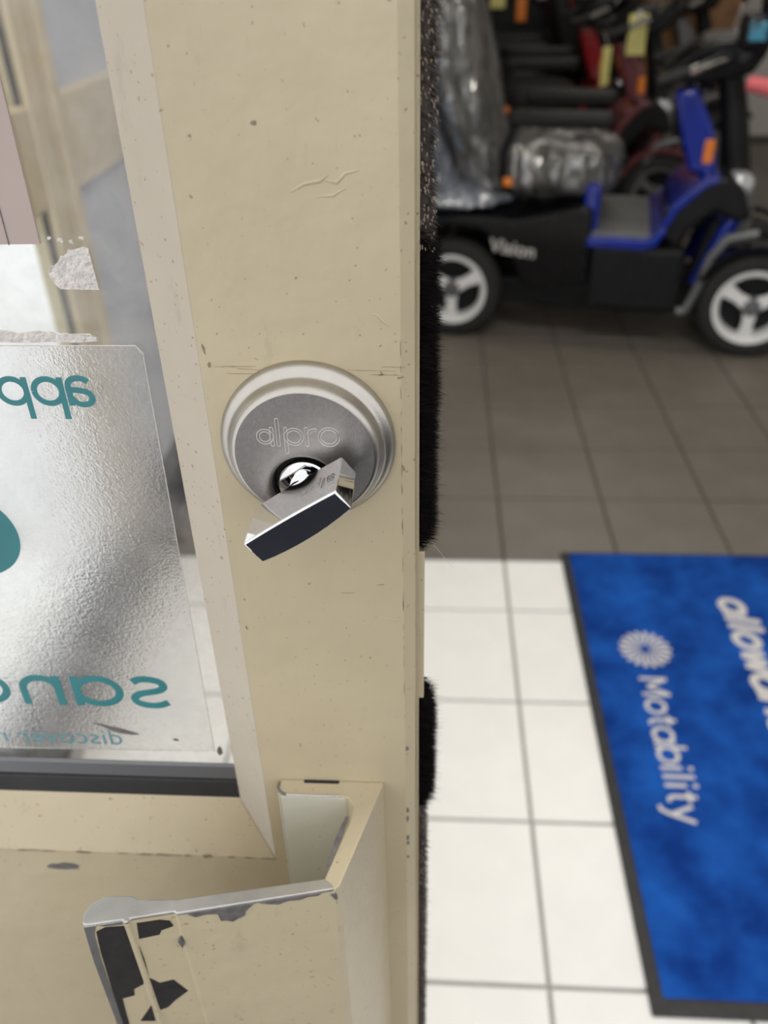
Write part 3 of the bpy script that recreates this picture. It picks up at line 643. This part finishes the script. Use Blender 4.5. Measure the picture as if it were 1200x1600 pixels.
def scooter(loc, rz, label, body, trim, rim='silver', wrap=False, text=None, dtl=True, wb=1.05, seat_z=0, tag_it=False, back=True):
    s = root('mobility_scooter', loc, label, 'mobility scooter', 'mobility scooters in the shop', None, rz)
    L = dict(local=True)
    W = .56
    for x in (0, wb):
        r_ = .18
        wheel(s, x, .05, r_, .10, -1, 3, rim, dtl); wheel(s, x, W-.05, r_, .10, 1, 3, rim, dtl)
    # rear body shell with wheel arch
    arch = [(.02+.235*math.cos(R(a)), .18+.235*math.sin(R(a))) for a in (12, 40, 70, 100, 130, 160)]
    prof = [(-.26, .25), (-.24, .38), (-.12, .435), (.05, .455), (.22, .448), (.455, .50), (.485, .48), (.485, .22), (.30, .20)] + arch
    MB().prism(prof, .0, W, 'y').build('rear_body', M[body], s, bevel=.014, seg=3, smooth=40, **L)
    MB().prism([(.26, .195), (.49, .195), (.49, .235), (.26, .235)], .03, W-.03, 'y').build('underframe', M['black'], s, **L)
    MB().box((-.05, .12, .10), (1.02, W-.12, .20)).build('chassis', M['black'], s, bevel=.01, **L)
    # floor pan with coloured edge
    MB().prism([(.47, .365), (.66, .362), (.70, .375), (.73, .43), (.71, .44), (.685, .405), (.66, .398), (.47, .40)], -.004, W+.004, 'y').build('floor_edge', M[trim], s, bevel=.006, seg=2, **L)
    MB().box((.47, .015, .385), (.68, W-.015, .412)).build('footwell_mat', M['grey'], s, bevel=.004, **L)
    MB().box((.445, .03, .40), (.50, W-.03, .56)).build('seat_pedestal', M[trim], s, bevel=.015, seg=3, **L)
    sk = MB().box((.49, .01, .15), (.80, W-.01, .362)).build('side_skirt', M['black'], s, bevel=.012, **L)
    for k in range(7):
        x = .52+k*.042; MB().box((x, .004, .19), (x+.014, .012, .33)).build('skirt_rib', M['black'], sk, **L)
    # front cowl
    MB().prism([(.70, .40), (.74, .50), (.83, .585), (.90, .60), (.96, .55), (1.0, .46), (.95, .45), (.88, .48), (.81, .42), (.78, .34)], .06, W-.06, 'y').build('front_body', M['black'], s, bevel=.02, seg=3, smooth=40, **L)
    MB().prism([(.715, .43), (.735, .497), (.83, .592), (.875, .60), (.87, .575), (.84, .565), (.76, .485), (.735, .43)], .05, W-.05, 'y').build('cowl_trim', M[trim], s, bevel=.006, **L)
    for y in (.02, W-.02):
        MB().tube([(.805, y, .15), (.835, y, .155), (.862, y, .24), (.885, y, .345), (.93, y, .41), (1.02, y, .43)], .016, 10).build('bumper_bar', M['grey'], s, smooth=60, **L)
        MB().tube([(.86, y+(.10 if y < .2 else -.10), .22), (.95, y+(.10 if y < .2 else -.10), .46)], .028, 10).build('suspension_strut', M[trim], s, smooth=60, **L)
        fa = [(wb+.215*math.cos(R(a)), .18+.215*math.sin(R(a))) for a in range(35, 156, 15)]
        fi = [(wb+.198*math.cos(R(a)), .18+.198*math.sin(R(a))) for a in range(155, 34, -15)]
        MB().prism(fa+fi, max(0, y-.02)-.0, y+.06 if y < .2 else W, 'y').build('front_mudguard', M[body], s, smooth=40, **L)
    MB().tube([(.952, W/2-.12, .53), (.972, W/2-.12, .36)], .048, 14).build('steering_shroud', M['grey'], s, smooth=60, **L)
    MB().tube([(.83, .13, .18), (.90, .13, .44)], .022, 10).build('suspension_strut', M['black'], s, smooth=60, **L)
    MB().tube([(.87+.03*math.cos(k*.9)+.0028*k, .17+.03*math.sin(k*.9), .24+.0065*k) for k in range(34)], .006, 6).build('suspension_spring', M['grey'], s, smooth=60, **L)
    # tiller
    MB().tube([(.955, W/2, .50), (.93, W/2, .62), (.90, W/2, .76), (.86, W/2, .90)], [.055, .05, .045, .04], 14).build('tiller_column', M['black'], s, smooth=60, **L)
    MB().prism([(.695, .83), (.765, .845), (.835, .72), (.868, .60), (.84, .575), (.778, .585), (.735, .70)], .16, W-.16, 'y').build('leg_shield', M[trim], s, bevel=.016, seg=3, smooth=40, **L)
    MB().box((.815, .152, .615), (.848, .166, .69)).build('side_reflector', M['amber'], s, bevel=.005, **L)
    MB().blob((.945, W/2-.08, .545), (.055, .06, .042), 2.4).build('headlight', M['lens'], s, smooth=60, **L)
    hb_ = MB().prism([(.64, .855), (.66, .90), (.78, .985), (.93, 1.0), (.96, .955), (.92, .885), (.80, .855)], .14, W-.14, 'y').build('control_console', M['blackgloss'], s, bevel=.018, seg=3, smooth=40, **L)
    MB().prism([(.655, .905), (.665, .912), (.765, .985), (.755, .978)], .22, .34, 'y').build('dash_panel', M['black'], hb_, **L)
    for y0, y1 in ((.14, -.02), (W-.14, W+.02)):
        MB().tube([(.84, y0, .93), (.80, (y0+y1)/2, .935), (.70, y1, .90)], .014, 10).build('handlebar', M['chrome'], s, smooth=60, **L)
        MB().tube([(.72, y1, .908), (.63, y1+(.01 if y1 > 0 else -.01), .88)], .019, 10).build('hand_grip', M['vinyl'], s, smooth=60, **L)
        MB().tube([(.86, y0, .95), (.90, y1, 1.06)], .006, 8).build('mirror_stalk', M['chrome'], s, smooth=60, **L)
        MB().blob((.90, y1, 1.10), (.014, .06, .045), 2.6, 14, 8).build('mirror', M['blackgloss'], s, smooth=60, **L)
    # seat
    z = seat_z
    MB().tube([(.30, W/2, .40), (.30, W/2, .52+z)], .04, 12).build('seat_post', M['grey'], s, smooth=60, **L)
    cu = MB().blob((.335, W/2, .585+z), (.205, .225, .085), 3.2, 28, 14).build('seat_cushion', M['vinyl'], s, smooth=60, **L)
    if wrap: wrinkle(MB().blob((.335, W/2, .588+z), (.222, .245, .105), 3.0, 60, 36), .012).build('plastic_wrap', M['wrap'], cu, smooth=60, **L)
    if back:
        def lean(p): k = (p.z-.48)/.6; return (p.x-.16*k-.02*math.sin(k*3), p.y, p.z+z)
        bk = MB().blob((.125, W/2, .82), (.068, .215, .335), 3.4, 28, 18).xf(lean).build('backrest', M['vinyl'], s, smooth=60, **L)
        if wrap:
            wb_ = wrinkle(MB().blob((.124, W/2, .81), (.088, .24, .365), 3.0, 64, 48), .016).xf(lean).build('plastic_wrap', M['wrap'], bk, smooth=60, **L)
    for y in (.035, W-.035):
        MB().box((.175, y-.03, .735+z), (.515, y+.03, .79+z)).build('armrest', M['vinyl'], s, bevel=.02, seg=3, smooth=40, **L)
        MB().tube([(.20, y, .75+z), (.165, y, .66+z), (.165, y, .54+z), (.26, y*.6+W*.2, .50+z)], .016, 10).build('armrest_bracket', M['black'], s, smooth=60, **L)
    MB().box((.172, -.004, .555), (.202, .016, .582)).build('side_reflector', M['amber'], s, bevel=.004, **L)
    if text:
        text_mesh('body_lettering', text, .066, M['decal'], frame((.135, -.0022, .335), (1, 0, -.12), (.12, 0, 1)), s, offset=.001, extrude=.0015, world=False)
        text_mesh('body_lettering', text, .066, M['decal'], frame((.36, W+.0022, .335), (-1, 0, 0), (0, 0, 1)), s, offset=.001, extrude=.0015, world=False)
    if tag_it:
        pod = MB().blob((.90, .10, 1.005), (.05, .05, .055), 4.0, 24, 12).build('display_pod', M['blackgloss'], s, smooth=60, **L)
        MB().box((.875, .042, .985), (.925, .049, 1.035)).build('display', M['screen'], pod, bevel=.003, **L)
        MB().tube([(.90, .11, .96), (.88, .15, .93)], .014, 8).build('pod_stalk', M['grey'], s, **L)
        MB().tube([(.90, .02, .875), (.97, -.02, .865)], [.022, .026], 12).build('lever_knob', M['pink'], s, smooth=60, **L)
    return s
def wrinkle(mb, amp):
    out = []
    c = sum(mb.v, Vector((0, 0, 0)))/len(mb.v)
    for p in mb.v:
        d = (p-c).normalized(); q = Vector((p.x*9, p.y*9, p.z*5))
        out.append(p + d*amp*(mnoise.noise(q) + 1.0*abs(mnoise.noise(q*2.3)) + .5*mnoise.noise(q*5)))
    mb.v = out; return mb

sc1 = scooter((.06, 3.06, 0), R(-11), 'blue and black mobility scooter with silver wheels and plastic wrapped seat', 'blackgloss', 'blue', 'silver', True, 'Vision', tag_it=True)
# loose sheets of wrapping hanging behind the wrapped seat
b = MB(); rings = []
for j in range(30):
    t = j/29; ring = []
    for k in range(16):
        a = k/15
        z_ = .98-.50*t+.02*mnoise.noise((a*6, t*7, 4)); x = -.058-.26*(z_-.624)+.035*mnoise.noise((a*3, t*5, 1)); y = .03+.36*a
        ring.append(Vector((x, y, z_)))
    rings.append(ring)
b.loft(rings, False, False)
o = b.build('loose_wrapping', M['wrap_white'], sc1, smooth=60, local=True); sd = o.modifiers.new('thick', 'SOLIDIFY'); sd.thickness = .002
o = wrinkle(MB().blob((.00, .24, .487), (.19, .24, .035), 2.2, 48, 24), .03).build('loose_wrapping', M['wrap_white'], sc1, smooth=60, local=True)

scooter((.15, 4.52, 0), R(-4), 'dark maroon mobility scooter parked behind the blue scooter', 'maroon', 'maroon', 'grey', False, None, False, .96)
scooter((.08, 5.22, 0), R(-2), 'red mobility scooter in the third row, its red shield above black seats', 'red', 'red', 'grey', False, None, False)
scooter((.75, 5.90, 0), R(-2), 'black mobility scooter in the farthest row with a plain black seat', 'black', 'grey', 'grey', False, None, False)
# yellow price tags hanging from the rear scooters
def price_tag(x, y, z, label, w=.07, h=.15, rz=.2, string=True):
    t = root('price_tag', (x, y, z), label, 'price tag', 'yellow price tags on the maroon scooter', None, rz)
    MB().box((-w/2, -.002, -h), (w/2, .002, 0)).build('card', M['yellow'], t, bevel=.001, local=True)
    if string: MB().tube([(0, 0, -.005), (.004, .015, .03), (0, .03, .055)], .002, 6).build('string', M['decal'], t, local=True)
    else: MB().box((-.012, -.004, -.02), (.012, .003, .012)).build('tape', M['decal'], t, local=True)
price_tag(.935, 4.598, .955, 'bright yellow price tag taped to the maroon scooter console', .085, .17, -.07, False)
price_tag(.775, 4.425, .840, 'duller yellow price tag hanging edgeways from the maroon scooter grip', .06, .16, .75)

# furniture and stock at the back
cb = root('wooden_cabinet', (1.75, 6.75, 0), 'brown wooden cabinet against the back wall', 'cabinet')
MB().box((1.35, 6.55, .08), (2.0, 6.98, 1.3)).build('carcass', M['brown'], cb, bevel=.006)
for x in (1.36, 1.68): MB().box((x, 6.53, .12), (x+.30, 6.552, 1.26)).build('door', M['brown'], cb, bevel=.005)
MB().box((1.37, 6.57, 0), (1.98, 6.96, .08)).build('plinth', M['black'], cb)
ds = root('display_stand', (.35, 6.8, 0), 'dark slatted display stand behind the rear scooters', 'display stand')
MB().box((-.6, 6.70, .1), (1.30, 6.74, 2.0)).build('back_panel', M['black'], ds)
for k in range(12): MB().box((-.6, 6.685, .15+k*.155), (1.30, 6.70, .26+k*.155)).build('slat', M['black'], ds, bevel=.003)
MB().box((-.6, 6.60, 0), (1.30, 6.98, .1)).build('foot', M['black'], ds)
for x, z, mt, w_, h_, lab in ((.40, .93, 'yellow', .10, .12, 'yellow packet hanging on the display stand'), (.52, .99, 'lens', .13, .10, 'silvery white packet hanging on the display stand'),
                              (.56, .86, 'amber', .07, .14, 'orange packet hanging on the display stand'), (.70, .98, 'decal', .08, .12, 'pale grey packet hanging on the display stand'),
                              (.82, .90, 'red', .16, .15, 'red packet hanging on the display stand'), (.98, .97, 'bluegrey', .09, .09, 'blue-grey packet hanging on the display stand')):
    q = MB().box((x-w_/2, 6.64, z-h_/2), (x+w_/2, 6.684, z+h_/2)).build('stock_packet', M[mt], None, bevel=.008)
    tag(q, lab, 'packet', 'packets on the display stand')
bx = root('blue_patch_box', (-.01, 4.1, 0), 'tall light blue box added for the bright blue behind the wrapped seat', 'box')
MB().prism([(-.13, 3.97), (.11, 3.97), (.11, 4.23), (-.13, 4.23)], 0, .80).build('body', M['ltblue'], bx, bevel=.015, seg=3)  # added box, its colour stands in for the bright blue behind the seat
MB().box((-.145, 3.955, .80), (.125, 4.245, .84)).build('lid', M['ltblue'], bx, bevel=.01)
for y in (3.962,): MB().box((-.06, y-.01, .70), (.04, y+.01, .73)).build('grip', M['decal'], bx, bevel=.004)
